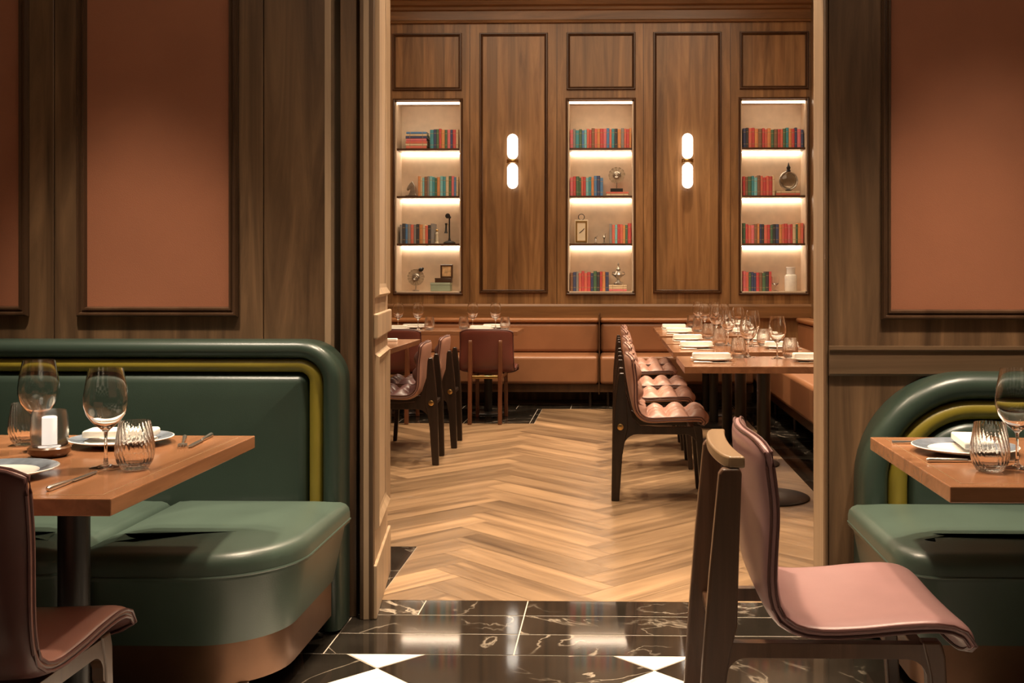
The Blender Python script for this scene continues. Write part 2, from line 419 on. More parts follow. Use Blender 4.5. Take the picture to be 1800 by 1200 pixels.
# splayed jamb panel on the left of the opening
J0 = Vector((X(656), YW+.002)); J1 = Vector((-.925, 4.36)); jd = (J1-J0).normalized(); jn = Vector((jd.y, -jd.x)); JL = (J1-J0).length
def jamb(name, t0, t1, z0, z1, out0, out1, mat, bevel=.002):
    """box on the jamb face: t along it, out = projection towards the opening"""
    bm = BM(); p = [J0+jd*t0+jn*out0, J0+jd*t1+jn*out0, J0+jd*t1+jn*out1, J0+jd*t0+jn*out1]
    prism(bm, [tuple(q) for q in p], z0, z1, 'xy'); return struct(name, bm, mat, smooth=0, bevel=bevel)
jamb('wall_jamb', 0, JL, 0, ZO, -.035, 0, M['lit_leaf_wood'])
jamb('trim_6', .0, JL+.012, .985, 1.075, 0, .016, M['lit_leaf_wood'], .006)
jamb('trim_7', .0, JL+.012, .0, .19, 0, .012, M['lit_leaf_wood'], .004)
for k, (a, b) in enumerate(((.30, .93), (1.13, 2.6))):
    bm = BM(); rings = []
    for n, d in ((0, .001), (.012, .016), (.035, .004), (.05, .001)):
        rings.append([bm.verts.new((*(J0+jd*t+jn*d), z)) for t, z in ((.05+n, a+n), (JL-.05-n, a+n), (JL-.05-n, b-n), (.05+n, b-n))])
    for A, B in zip(rings, rings[1:]):
        for i in range(4): bm.faces.new((A[i], A[(i+1)%4], B[(i+1)%4], B[i]))
    struct('trim_%d' % (8+k), bm, M['lit_leaf_wood'], smooth=0)
# fabric panels with stepped dark mouldings
PROF = [(0, 0), (0, .012), (.006, .022), (.012, .022), (.016, .012), (.020, .012), (.024, .018), (.030, .018), (.036, .002)]
n = 10
for (u0, u1, v1) in ((-250, 52, 556), (137, 420, 557), (1548, 1850, 561)):
    x0, x1, z0 = X(u0), X(u1), PZ(v1, YW); z1 = 2.85
    bm = BM(); frame_mould(bm, x0, x1, z0, z1, YW, PROF); struct('trim_%d' % n, bm, M['mould'], smooth=0); n += 1
    struct('trim_%d' % n, bx(x0+.034, x1-.034, YW-.004, YW+.001, z0+.034, z1-.034), M['fabric'], smooth=0); n += 1
# rail on the right wall
bm = BM(); zt, zb = PZ(607, YW), PZ(659, YW)
prism(bm, [(YW, zb), (YW-.014, zb), (YW-.018, zb+.008), (YW-.018, zt-.018), (YW-.026, zt-.012), (YW-.026, zt), (YW, zt)], X(1456), 3.2, 'yz')
struct('trim_%d' % n, bm, M['wall_wood_h'], smooth=0); n += 1
# shell of the near room
struct('ceiling', bx(-3.3, 3.3, -2.1, YW+.3, ZF, ZF+.1), M['plaster'], smooth=0)
struct('wall_west', bx(-3.3, -3.2, -2.1, YW+.2, 0, ZF), M['wall_wood'], smooth=0)
struct('wall_east', bx(3.2, 3.3, -2.1, YW+.2, 0, ZF), M['wall_wood'], smooth=0)
struct('wall_front', bx(-3.3, 3.3, -2.2, -2.1, 0, ZF), M['wall_wood'], smooth=0)

# ================================================================== FAR ROOM SHELL
struct('ceiling', bx(XL-.1, XR+.1, YW+.3, YB+.5, ZB, ZB+.1), M['plaster'], smooth=0)
struct('wall_far_left', bx(XL-.1, XL, YW+.2, YB+.4, 0, ZB), M['far_wood'], smooth=0)
struct('wall_far_right', bx(XR, XR+.1, YW+.2, YB+.4, 0, ZB), M['far_wood'], smooth=0)
B = lambda u: PX(u, YB)
Zb = lambda v: PZ(v, YB)
cases = [(695, 810), (998.5, 1113.5), (1302, 1418)]
cz0, cz1 = Zb(514), Zb(176)
bm = BM()
xs = [XL] + [B(u) for c in cases for u in c] + [XR]
for i in range(0, 8, 2): box(bm, xs[i], xs[i+1], YB, YB+.03, 0, ZB)
for c in cases: box(bm, B(c[0]), B(c[1]), YB, YB+.03, 0, cz0); box(bm, B(c[0]), B(c[1]), YB, YB+.03, cz1, ZB)
struct('wall_back', bm, M['far_wood'], smooth=0)
# bay joints (thin V grooves as narrow dark battens set in) and pilaster lines
bays = [672, 826, 979, 1131, 1284, 1437]
for u in bays[1:-1]:
    bm = BM()
    for du in (-11.5, 11.5) if False else (0,): box(bm, B(u+du)-.003, B(u+du)+.003, YB-.003, YB+.001, PZ(535, YB), PZ(42, YB))
    struct('trim_%d' % n, bm, M['far_mould'], smooth=0); n += 1
FP = [(0, 0), (0, .012), (.006, .024), (.014, .024), (.020, .012), (.026, .016), (.034, .003)]
for (u0, u1, v0, v1) in ((690, 812, 57, 158), (843, 963, 57, 515), (996, 1117, 57, 158), (1148, 1268, 57, 515), (1300, 1421, 57, 158)):
    bm = BM(); frame_mould(bm, B(u0), B(u1), Zb(v1), Zb(v0), YB, FP); struct('trim_%d' % n, bm, M['far_mould'], smooth=0); n += 1
# crown: frieze plus stepped cornice
zf = Zb(40)
bm = BM()
prism(bm, [(YB, zf), (YB-.03, zf), (YB-.035, zf+.02), (YB-.025, zf+.03), (YB-.025, zf+.115), (YB-.05, zf+.125), (YB-.055, zf+.15), (YB-.09, zf+.165),
           (YB-.10, zf+.20), (YB-.15, zf+.23), (YB-.16, zf+.28), (YB-.22, zf+.31), (YB-.24, zf+.37), (YB-.30, ZB), (YB, ZB)], XL, XR, 'yz')
struct('trim_%d' % n, bm, M['far_wood_h'], smooth=0); n += 1
# ledge above the tan bench
bm = BM(); prism(bm, [(YB, Zb(558)), (YB-.05, Zb(558)), (YB-.05, Zb(538)), (YB-.04, Zb(534)), (YB, Zb(534))], XL, XR, 'yz')
struct('trim_%d' % n, bm, M['far_wood_h'], smooth=0); n += 1

# ceiling downlight fixtures, also for the two added jamb lights
for k, (x, y, z) in enumerate(DL):
    def mk():
        t = thing('downlight')
        bm = BM(); lathe(bm, [(.038, 0), (.06, 0), (.062, -.006), (.06, -.012), (.042, -.012), (.038, 0)], 24); obj('trim_ring', bm, M['brass'], t)
        bm = BM(); lathe(bm, [(0, -.002), (.038, -.002)], 24); obj('lens', bm, M['lamp_face'], t)
        return t
    room = 'near room' if z == ZF else 'far room'
    side = 'left' if x < -.7 else ('right' if x > .5 else 'middle')
    order = sorted([d for d in DL if d[2] == z], key=lambda d: d[1]).index((x, y, z))
    place('downlight', mk, (x, y, z), 0, 'brass ringed ceiling downlight on the %s of the %s, %s from the front' % (side, room, ['first','second','third','fourth','fifth','sixth','seventh','eighth','ninth','tenth'][order]), 'ceiling light', 'recessed ceiling downlights')

# ================================================================== BOOKCASES
BOOKC = {'red': (.50, .045, .045), 'coral': (.62, .13, .08), 'pink': (.62, .14, .16), 'navy': (.025, .04, .12), 'teal': (.03, .25, .30), 'blue': (.06, .20, .42),
         'green': (.05, .13, .06), 'cream': (.62, .48, .30), 'brown': (.20, .09, .04), 'black': (.02, .02, .025), 'orange': (.60, .24, .07), 'aqua': (.18, .48, .50), 'grey': (.22, .21, .20)}
for k, c in list(BOOKC.items()): M['bk_'+k] = plain('book_cloth_'+k, tuple(x*1.15+.045 for x in c), .55, var=.08)
BD = .26
shelf_v = [176, 261, 345, 429, 514]
CN = ['left', 'middle', 'right']; SN = ['top', 'second', 'third', 'bottom']
ORD = ['first','second','third','fourth','fifth','sixth','seventh','eighth','ninth','tenth','eleventh','twelfth','thirteenth','fourteenth','fifteenth','sixteenth','seventeenth','eighteenth','nineteenth','twentieth','twenty-first','twenty-second','twenty-third','twenty-fourth','twenty-fifth']
shelf_z = []
for ci, (u0, u1) in enumerate(cases):
    x0, x1 = B(u0), B(u1)
    t = thing('bookcase', ((x0+x1)/2, YB, cz0))
    T(t, 'lit recessed bookcase in the panelled wall, %s of three' % ['leftmost', 'the one in the middle', 'rightmost'][ci], 'bookcase', 'recessed bookcases')
    hw = (x1-x0)/2; hh = cz1-cz0
    obj('back_panel', bx(-hw, hw, BD, BD+.02, 0, hh), M['niche'], t, smooth=0)
    for s in (-1, 1): obj('side_panel', bx(*sorted((s*hw, s*(hw-.012))), 0, BD, 0, hh), M['niche'], t, smooth=0)
    obj('top_panel', bx(-hw, hw, 0, BD, hh-.012, hh), M['niche'], t, smooth=0)
    obj('bottom_panel', bx(-hw, hw, 0, BD, 0, .012), M['niche'], t, smooth=0)
    bm = BM(); frame_mould(bm, -hw-.022, hw+.022, -.022, hh+.022, 0, [(0, 0), (0, .014), (.008, .024), (.018, .020), (.022, .004), (.022, -.02)])
    obj('frame', bm, M['far_mould'], t, smooth=0)
    zz = [cz0+.012]
    for k in (3, 2, 1):
        z = Zb(shelf_v[k]) - cz0
        obj('shelf', bx(-hw+.012, hw-.012, .006, BD, z-.012, z+.008), M['shelf'], t, smooth=0)
        # led bar under the shelf, at the back
        obj('light_strip', bx(-hw+.02, hw-.02, BD-.03, BD-.012, z-.020, z-.0125), M['led'], t, smooth=0)
        zz.append(cz0+z+.008)
    obj('light_strip', bx(-hw+.013, hw-.013, .004, .020, hh-.032, hh-.0125), M['led_top'], t, smooth=0)
    shelf_z.append(zz[::-1])    # top .. bottom

def book_mesh(th, h, d, col):
    bm = BM()
    box(bm, -th/2, -th/2+.002, .0, d, 0, h, 0); box(bm, th/2-.002, th/2, 0, d, 0, h, 0)
    # rounded spine
    prism(bm, [(-th/2, .004), (-th/4, -.002), (th/4, -.002), (th/2, .004)], 0, h, 'xy', 0)
    box(bm, -th/2+.0021, th/2-.0021, .0045, d-.004, .004, h-.004, 1)
    for zc in (.2, .8): 
        prism(bm, [(-th/2*.96, .0022), (-th/4, -.0027), (th/4, -.0027), (th/2*.96, .0022)], h*zc-.0022, h*zc+.0022, 'xy', 2)
    return bm
BMESH = {}
def add_book(x, y, z, th, h, col, rot, label, group):
    key = (col, round(th, 3), round(h, 2))
    if key not in BMESH:
        o = obj('book', book_mesh(th, h, .17, col), [M['bk_'+col], M['paper'], M['gilt']], smooth=0); BMESH[key] = o
    else: o = BMESH[key].copy(); C.objects.link(o)
    o.location = (x, y, z)
    o.rotation_euler = (0, -PI/2, 0) if rot else (0, 0, 0)
    T(o, label, 'book', group)
def row(ci, si, u0, u1, cols, side=''):
    x, xe = PX(u0, YB+.06), PX(u1, YB+.06); n_ = len(cols); avg = (xe-x)/n_
    z = shelf_z[ci][si]
    ws = [random.choice((.8, .9, 1, 1.1, 1.2)) for _ in cols]; sc = (xe-x)/sum(ws)
    for k, c in enumerate(cols):
        th = round(ws[k]*sc-.0012, 3); h = random.choice((.18, .185, .19, .19, .195, .20))
        xc = x+ws[k]*sc/2
        add_book(xc, YB+.05+random.uniform(0, .008), z+.0005, th, h, c,
                 False, '%s book standing %s from left on the %s shelf, %s bookcase' % (c, ORD[k], SN[si], CN[ci]),
                 'books standing on the %s shelf of the %s bookcase' % (SN[si], CN[ci]))
        x += ws[k]*sc
def stack(ci, si, uc, cols, wid=.2, y=.055, ths=None):
    z = shelf_z[ci][si]+.0005
    for k, c in enumerate(cols):
        th = (ths or [.022]*9)[k]; h = wid-random.uniform(0, .02)
        # rotated about y: the book lies on its side with the spine to the room
        add_book(PX(uc, YB+.06)+h/2, YB+y, z+th/2, th, h, c, True,
                 '%s book lying flat, %s from bottom of the stack, %s shelf, %s bookcase' % (c, ORD[k], SN[si], CN[ci]),
                 'books lying flat on the %s shelf of the %s bookcase' % (SN[si], CN[ci]))
        z += th+.0005
    return z
R_ = lambda s: s.split()
stack(0, 0, 732, R_('coral cream coral pink navy cream blue'), .22, ths=[.03, .022, .022, .028, .024, .02, .022])
row(0, 0, 756, 806, R_('teal navy green red orange green pink navy red cream'))
row(0, 1, 735, 806, R_('orange cream aqua brown grey aqua teal green orange aqua teal cream green pink blue cream'))
row(0, 2, 703, 763, R_('grey black blue grey coral grey black orange cream coral black grey'))
row(1, 0, 1002, 1110, R_('pink grey teal green blue aqua coral red brown coral orange red pink blue coral teal black orange grey coral red orange'))
row(1, 1, 1002, 1060, R_('pink red green green coral red aqua teal orange blue navy blue'))
row(1, 2, 1071, 1110, R_('grey coral aqua red coral orange green red'))
row(1, 3, 1002, 1070, R_('brown navy grey coral red coral red navy green black red orange navy'))
row(2, 0, 1306, 1412, R_('navy black coral red orange brown red coral orange green brown red coral green teal orange red navy pink navy'))
row(2, 1, 1305, 1362, R_('red brown green teal aqua brown coral red coral red cream'))
row(2, 2, 1305, 1412, R_('green red coral pink brown orange navy black coral red green black navy orange coral red pink red cream green orange coral'))
row(2, 3, 1305, 1356, R_('pink coral green navy navy red brown green black red'))
z11 = stack(1, 1, 1085, R_('cream coral'), .23, ths=[.022, .018])
z13 = stack(1, 3, 1086, R_('pink cream cream'), .19, ths=[.02, .02, .022])
z21 = stack(2, 1, 1385, R_('coral cream'), .24, ths=[.024, .022])

# ---- ornaments (each turned once, y = depth, small)
def orn(name, loc, label, cat, rz=0):
    return T(thing(name, loc, rz), label, cat)
def at(ci, si, u, y=.10): return (PX(u, YB+y), YB+y, shelf_z[ci][si]+.0005)
# horse-head bookend
t = orn('horse_figurine', at(0, 1, 724), 'dark horse head figurine at the left end of the second shelf, left bookcase', 'figurine')
bm = BM(); prism(bm, [(-.055,0),(.055,0),(.05,.012),(.04,.03),(.042,.075),(.03,.12),(.012,.145),(.004,.158),(-.004,.143),(-.02,.13),(-.045,.09),(-.052,.07),(-.042,.058),(-.028,.07),(-.012,.072),(-.022,.04),(-.035,.015)], -.02, .02)
obj('head', bm, M['silver'], t, bevel=.006); obj('base', bx(-.06, .06, -.03, .03, 0, .0095), M['iron'], t, bevel=.002)
# candlestick telephone
t = orn('candlestick_telephone', at(0, 2, 790), 'black candlestick telephone on the third shelf, left bookcase', 'telephone')
bm = BM(); lathe(bm, [(0,0),(.06,0),(.062,.01),(.045,.022),(.014,.032),(.008,.06),(.007,.25),(.012,.262),(0,.268)], 20); obj('stand', bm, M['iron'], t)
bm = BM(); tube(bm, [(0,.01,.265),(-.005,-.03,.272),(-.008,-.06,.275)], [.016,.010,.026], 12); obj('mouthpiece', bm, M['iron'], t)
bm = BM(); tube(bm, [(-.035,0,.105),(-.034,0,.13),(-.033,0,.18),(-.033,0,.205)], [.019,.010,.008,.013], 10); obj('receiver', bm, M['iron'], t)
bm = BM(); tube(bm, [(0,0,.19),(-.02,0,.192),(-.033,0,.185)], .004, 6); obj('hook', bm, M['brass'], t)
# little statuette beside it
t = orn('statuette', at(0, 2, 768), 'small cream and gold statuette between books and telephone', 'figurine')
bm = BM(); lathe(bm, [(0,0),(.022,0),(.022,.012),(.014,.018),(.016,.05),(.012,.085),(.017,.10),(.008,.12),(0,.122)], 14); obj('body', bm, M['cream'], t)
bm = BM(); sphere(bm, (0,0,.132), .014, seg=12); obj('head', bm, M['brass'], t)
# white wheel shell with bird
t = orn('shell_sculpture', at(0, 3, 731), 'pale fan shell sculpture with dark centre, bottom shelf of left bookcase', 'sculpture')
def shell(t, zc, r, mat, petals=16):
    bm = BM()
    for k in range(petals):
        a = 2*PI*k/petals; a2 = a+2*PI/petals*.86; rr = r*(1-.10*(k/petals))
        vs = []
        for (q, rad, dy) in ((a, .35*rr, -.006), (a2, .35*rr, -.006), (a2, rr*.97, -.002), ((a+a2)/2, rr, -.014), (a, rr*.97, -.002)):
            vs.append((rad*math.cos(q), dy, zc+rad*math.sin(q)))
        A = [bm.verts.new(v) for v in vs]; Bv = [bm.verts.new((v[0], v[1]+.016, v[2])) for v in vs]
        bm.faces.new(A); bm.faces.new(Bv[::-1])
        for i in range(5): bm.faces.new((A[i], Bv[i], Bv[(i+1)%5], A[(i+1)%5]))
    obj('petals', bm, mat, t, smooth=0)
    bm = BM()
    pts = [(.38*r*(1-k/26)*math.cos(k*.55), -.008-.012*k/26, zc+.38*r*(1-k/26)*math.sin(k*.55)) for k in range(24)]
    tube(bm, pts, [.018*r/.09*(1-k/32) for k in range(24)], 8); obj('spiral', bm, M['silver'], t)
shell(t, .135, .088, M['shellm'])
bm = BM(); tube(bm, [(0,.004,.05),(0,.004,.012)], .005, 8); lathe(bm, [(0,0),(.035,0),(.035,.01),(.008,.016),(0,.016)], 16); obj('stand', bm, M['silver'], t)
bm = BM(); sphere(bm, (.052,-.01,.215), .026, sz=.8, seg=12); sphere(bm, (.072,-.012,.225), .012, seg=8); obj('bird', bm, M['iron'], t)
# box pile with framed picture
t = orn('keepsake_box', at(0, 3, 777, .08), 'pale green keepsake box on the bottom shelf, left bookcase', 'box')
obj('body', bx(-.11,.085,-.03,.10,0,.062), plain('sage_box', (.30,.36,.26), .6), t, bevel=.003); obj('lid', bx(-.113,.088,-.033,.103,.0625,.085), plain('sage_lid', (.36,.42,.32), .6), t, bevel=.003)
t = orn('jewellery_case', tuple(Vector(at(0, 3, 780, .08))+Vector((0,0,.0855))), 'dark brown flat case lying on the pale green box', 'box')
obj('body', bx(-.085,.075,-.025,.09,0,.03), M['shelf'], t, bevel=.004); obj('lid', bx(-.087,.077,-.027,.092,.0305,.045), M['mould'], t, bevel=.004)
t = orn('picture_frame', tuple(Vector(at(0, 3, 785, .09))+Vector((0,0,.131))), 'small dark framed amber picture leaning on the brown case', 'picture frame')
bm = BM(); frame_mould(bm, -.062,.062,0,.135,0,[(0,-.02),(0,.0),(.004,.008),(.014,.008),(.018,.0)]); obj('frame', bm, M['shelf'], t, smooth=0)
obj('picture', bx(-.05,.05,0,.006,.014,.122), plain('amber_picture', (.62,.40,.20), .5, var=.5, nscale=25), t, smooth=0)
# middle case
t = orn('nautilus_ornament', (PX(1084, YB+.1), YB+.1, z11), 'pale spiral shell on a black plinth, second shelf of middle bookcase', 'ornament')
obj('plinth', bx(-.062,.062,-.03,.03,0,.035), M['iron'], t, bevel=.002)
bm = BM(); tube(bm, [(0,0,.035),(0,0,.105)], .005, 8); obj('stem', bm, M['silver'], t)
shell(t, .165, .085, M['shellm'], 13)
t = orn('carriage_clock', at(1, 2, 1022), 'cream rectangular carriage clock with ring handle, middle bookcase', 'clock')
bm = BM(); box(bm, -.066,.066,-.03,.05,0,.235); obj('case', bm, M['cream'], t, bevel=.004)
bm = BM(); frame_mould(bm, -.058,.058,.012,.225,-.03,[(0,0),(.002,.008),(.014,.008),(.018,.0)]); obj('bezel', bm, M['brass'], t, smooth=0)
bm = BM(); tube(bm, [(0,-.034,.12),(.03,-.034,.15)], .003, 6); tube(bm, [(0,-.034,.12),(-.02,-.034,.105)], .003, 6); obj('hands', bm, M['iron'], t)
bm = BM(); tube(bm, [(.03*math.cos(a*PI/8),0,.265+.03*math.sin(a*PI/8)) for a in range(16)], .004, 6, closed=True); obj('handle', bm, M['iron'], t)
for u, h, nm, lab in ((1047, .07, 'glass_figurine', 'tiny clear glass figurine beside the cream clock'), (1062, .09, 'bird_figurine', 'tiny slender bird figurine left of the books, middle bookcase')):
    t = orn(nm, at(1, 2, u), lab, 'figurine')
    bm = BM(); lathe(bm, [(0,0),(.018,0),(.018,.006),(.005,.012),(.005,h*.5),(.014,h*.7),(.006,h*.92),(0,h)], 12); obj('body', bm, M['silver'] if u > 1050 else M['glass_smoke'], t)
    bm = BM(); tube(bm, [(.0,0,h*.8),(.014,-.004,h*1.05),(.020,-.006,h*1.15)], [.006,.004,.002], 6); obj('neck', bm, M['silver'], t)
t = orn('urn_ornament', (PX(1087, YB+.1), YB+.1, z13), 'dark silver urn shaped ornament standing on books, middle bookcase', 'ornament')
bm = BM(); lathe(bm, [(0,0),(.045,0),(.045,.014),(.022,.03),(.012,.05),(.018,.062),(.04,.085),(.046,.10),(.03,.125),(.014,.14),(.022,.155),(.012,.175),(.006,.195),(.010,.205),(0,.222)], 20); obj('body', bm, M['silver'], t)
bm = BM()
for s in (-1, 1): tube(bm, [(s*.040,0,.09),(s*.062,0,.105),(s*.058,0,.125),(s*.030,0,.125)], .004, 6)
obj('handle', bm, M['iron'], t)
# right case
t = orn('moon_flask', (PX(1386, YB+.1), YB+.1, z21), 'round smoked glass flask with silver ring and finial, right bookcase', 'flask')
bm = BM(); tube(bm, [(.088*math.cos(a*PI/16),0,.105+.088*math.sin(a*PI/16)) for a in range(32)], .009, 8, closed=True); obj('ring', bm, M['silver'], t)
bm = BM(); sphere(bm, (0,0,.105), .078, sy=.35, seg=24); obj('bowl', bm, glass('dark_flask_glass', (.30,.26,.20), .05), t)
bm = BM(); lathe(bm, [(0,0),(.032,0),(.032,.008),(.012,.018),(0,.018)], 16); obj('foot', bm, M['iron'], t)
bm = BM(); lathe(bm, [(.012,.192),(.026,.20),(.016,.215),(.022,.235),(.010,.255),(.005,.275),(0,.29)], 14); obj('finial', bm, M['iron'], t)
for u, h, r, lab in ((1363, .15, .035, 'short clear glass goblet right of the books, bottom right shelf'),):
    t = orn('glass_goblet', at(2, 3, u), lab, 'glass')
    bm = BM(); lathe(bm, [(0,0),(r*.9,0),(r*.9,.005),(.006,.012),(.006,.05),(r,.075),(r*1.05,.145),(r*.98,.145),(r*.92,.08),(0,.06)], 20); obj('bowl', bm, M['glass'], t)
t = orn('lidded_jar', at(2, 3, 1390), 'tall white lidded glass jar on the bottom shelf, right bookcase', 'jar')
bm = BM(); lathe(bm, [(0,0),(.056,0),(.06,.01),(.06,.15),(.05,.165),(.036,.17),(0,.17)], 24); obj('body', bm, plain('milk_glass', (.80,.76,.68), .15, var=.08, nscale=40), t)
bm = BM(); lathe(bm, [(0,.171),(.042,.171),(.042,.215),(.048,.235),(.044,.24),(0,.24)], 24); obj('lid', bm, M['china'], t)

# ================================================================== WALL SCONCES
def make_sconce():
    t = thing('wall_sconce')
    def caps(z0, z1, r):
        n_ = 6; p = [(0, z0)] + [(r*math.sin(PI/2*k/n_), z0+r*(1-math.cos(PI/2*k/n_))) for k in range(1, n_+1)]
        p += [(r*math.cos(PI/2*k/n_), z1-r+r*math.sin(PI/2*k/n_)) for k in range(0, n_)] + [(0, z1)]
        return p
    for nm, z0, z1 in (('lower_tube', -.27, -.018), ('upper_tube', .018, .27)):
        bm = BM(); lathe(bm, caps(z0, z1, .054), 24, 0, -.09); tb_ = obj(nm, bm, M['glass'], t)
        bm = BM(); lathe(bm, caps(z0+.008, z1-.008, .040), 24, 0, -.09); obj('light_tube', bm, M['tube'], tb_)
    bm = BM(); lathe(bm, [(0,-.018),(.056,-.018),(.058,-.014),(.058,.014),(.056,.018),(0,.018)], 24, 0, -.09); obj('band', bm, M['brass'], t)
    obj('bracket', bx(-.02, .02, -.045, 0, -.02, .02), M['brass'], t, bevel=.003)
    for s in (-1, 1):
        bm = BM(); lathe(bm, [(0,.268*s),(.008,.272*s),(.008,.282*s),(0,.286*s)], 10, 0, -.09); obj('finial', bm, M['brass'], t)
    return t
for u, nm in ((901, 'left'), (1208.5, 'right')):
    place('sconce', make_sconce, (PX(u, YB-.09), YB, PZ(283, YB-.09)), 0, 'glowing double tube wall sconce with brass band, on the %s tall panel' % nm, 'wall light', 'tube sconces on the panelled wall')

# ================================================================== BANQUETTES
def band_pts(n, x0, s, zt, R, xe, zb, seg=12):
    """rounded upside-down L at inset n from the outer outline; s=-1 runs to the left, +1 to the right"""
    r = max(R-n, .004); cx = x0+s*R if R > n else x0+s*(n+.004); cz = zt-R if R > n else zt-n-.004
    pts = [(x0+s*n, zb)]
    for k in range(seg+1):
        a = PI/2*k/seg; pts.append((cx-s*r*math.cos(a), cz+r*math.sin(a)))
    pts.append((xe, zt-n)); return pts
def band(bm, prof, x0, s, zt, R, xe, zb, fill=False):
    rows = [[bm.verts.new((p[0], y, p[1])) for p in band_pts(n_, x0, s, zt, R, xe, zb)] for n_, y in prof]
    for A, Bq in zip(rows, rows[1:]):
        for i in range(len(A)-1): bm.faces.new((A[i], A[i+1], Bq[i+1], Bq[i]))
    if fill:
        yl = prof[-1][1]; c = bm.verts.new((xe, yl, zb)); bm.faces.new(rows[-1]+[c])
def puff(n0, n1, yf, yb, round_=.35, seg=8, r0=None):
    """profile across a roll from inset n0 to n1, bulging to yf, standing off yb"""
    w_ = n1-n0; d = min(w_*.5, .05); P = [(n0, yb)]
    for k in range(seg+1):
        a = PI*k/seg; P.append((n0+w_/2-w_/2*math.cos(a), yf+d-d*math.sin(a)))
    P.append((n1, yb)); return P
def rounded_poly(pts, seg=8):
    """pts: (x, y, radius) corners -> outline"""
    out = []; n_ = len(pts)
    for i in range(n_):
        p = Vector(pts[i][:2]); a = Vector(pts[i-1][:2]); b = Vector(pts[(i+1)%n_][:2]); r = pts[i][2]
        if r <= 0: out.append(tuple(p)); continue
        da, db = (a-p).normalized(), (b-p).normalized(); ang = da.angle(db); L = r/math.tan(ang/2)
        p0, p1 = p+da*L, p+db*L; cdir = (da+db).normalized(); cc = p+cdir*(r/math.sin(ang/2))
        a0 = math.atan2(p0.y-cc.y, p0.x-cc.x); a1 = math.atan2(p1.y-cc.y, p1.x-cc.x)
        d = (a1-a0+PI) % (2*PI) - PI
        for k in range(seg+1): q = a0+d*k/seg; out.append((cc.x+r*math.cos(q), cc.y+r*math.sin(q)))
    return out
def inset_poly(pts, d):
    n_ = len(pts); out = []; area = sum(pts[i][0]*pts[(i+1)%n_][1]-pts[(i+1)%n_][0]*pts[i][1] for i in range(n_)); sg = 1 if area > 0 else -1
    for i in range(n_):
        a, p, b = Vector(pts[i-1]), Vector(pts[i]), Vector(pts[(i+1)%n_])
        e1, e2 = (p-a), (b-p)
        if e1.length < 1e-6: e1 = e2
        if e2.length < 1e-6: e2 = e1
        n1 = Vector((-e1.y, e1.x)).normalized()*sg; n2 = Vector((-e2.y, e2.x)).normalized()*sg
        m = (n1+n2); m = m/max(m.length_squared/2, .3) if m.length > 1e-6 else n1
        out.append((p.x+m.x*d, p.y+m.y*d))
    return out
def cushion(bm, outline, z0, z1, crown=.02, e=.035, taper=0.0):
    """upholstered block: straight sides, rolled top edge, gently crowned top"""
    lay = [(taper, z0), (0, z1-e)] + [(e*(1-math.cos(a)), z1-e+e*math.sin(a)) for a in (PI/8, PI/4, 3*PI/8, PI/2)]
    lay += [(e+.05, z1+crown*.6), (e+.11, z1+crown)]
    rows = [[bm.verts.new((*p, z)) for p in inset_poly(outline, d)] for d, z in lay]
    n_ = len(outline)
    for A, Bq in zip(rows, rows[1:]):
        for i in range(n_): bm.faces.new((A[i], A[(i+1)%n_], Bq[(i+1)%n_], Bq[i]))
    bm.faces.new(rows[0][::-1]); bm.faces.new(rows[-1])
def seam(bm, outline, z, r, d=0.0):
    tube(bm, [(*p, z) for p in inset_poly(outline, d)], r, 6, closed=True)

YF = 3.585
def green_banquette(name, label, x0, s, zt, R, w1, w2, w3, seats, zb=.012, zs=.47):
    """x0 outer edge nearest the doorway, s = direction it runs in, zt top height"""
    t = thing(name, (0, 0, 0)); T(t, label, 'banquette', 'green banquettes either side of the doorway')
    xe = s*3.15
    bm = BM(); band(bm, [(.004, YW-.002)] + puff(0, w1, YF, YW-.05)[0:] + [(w1, YW-.002)], x0, s, zt, R, xe, zb)
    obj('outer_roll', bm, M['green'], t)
    bm = BM(); band(bm, puff(w1+.002, w2, YF+.012, YW-.002), x0, s, zt, R, xe, zs-.15); obj('middle_roll', bm, M['olive'], t)
    k0 = w2+.002
    P = [(k0, YW-.002), (k0, YF+.06)] + [(k0+.035-.035*math.cos(a), YF+.06-.05*math.sin(a)) for a in (PI/8, PI/4, 3*PI/8, PI/2)] + [(k0+.09, YF+.004), (k0+w3, YF)]
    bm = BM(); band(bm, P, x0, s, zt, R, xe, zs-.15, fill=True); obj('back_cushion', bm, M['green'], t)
    for outline in seats:
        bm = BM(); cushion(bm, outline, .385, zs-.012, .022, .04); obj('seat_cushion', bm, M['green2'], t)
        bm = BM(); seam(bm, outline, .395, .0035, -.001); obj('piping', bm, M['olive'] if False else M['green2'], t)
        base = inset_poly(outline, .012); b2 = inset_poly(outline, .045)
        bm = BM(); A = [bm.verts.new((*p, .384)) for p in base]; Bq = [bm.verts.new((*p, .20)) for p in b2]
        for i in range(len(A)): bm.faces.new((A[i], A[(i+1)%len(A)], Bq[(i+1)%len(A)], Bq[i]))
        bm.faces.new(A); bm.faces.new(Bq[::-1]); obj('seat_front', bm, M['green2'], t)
        bm = BM(); prism(bm, inset_poly(outline, .05), .085, .199, 'xy'); obj('kickplate', bm, M['kick'], t)
    for o_ in seats:
        xm = [p[0] for p in o_]; ym = [p[1] for p in o_]
        for fx in (.30, .75):
            for yy in (min(ym)+.10, max(ym)-.1):
                xx = min(xm)+(max(xm)-min(xm))*fx
                bm = BM(); lathe(bm, [(0, 0), (.013, 0), (.022, .0845), (0, .0845)], 14, xx, yy); obj('leg', bm, M['chairwood_l'], t)
    return t
xs_ = -1.475
sL1 = rounded_poly([(-.885, YF-.01, 0), (-.885, 2.845, .27), (xs_, 2.845, .09), (xs_, YF-.01, 0)], 12)
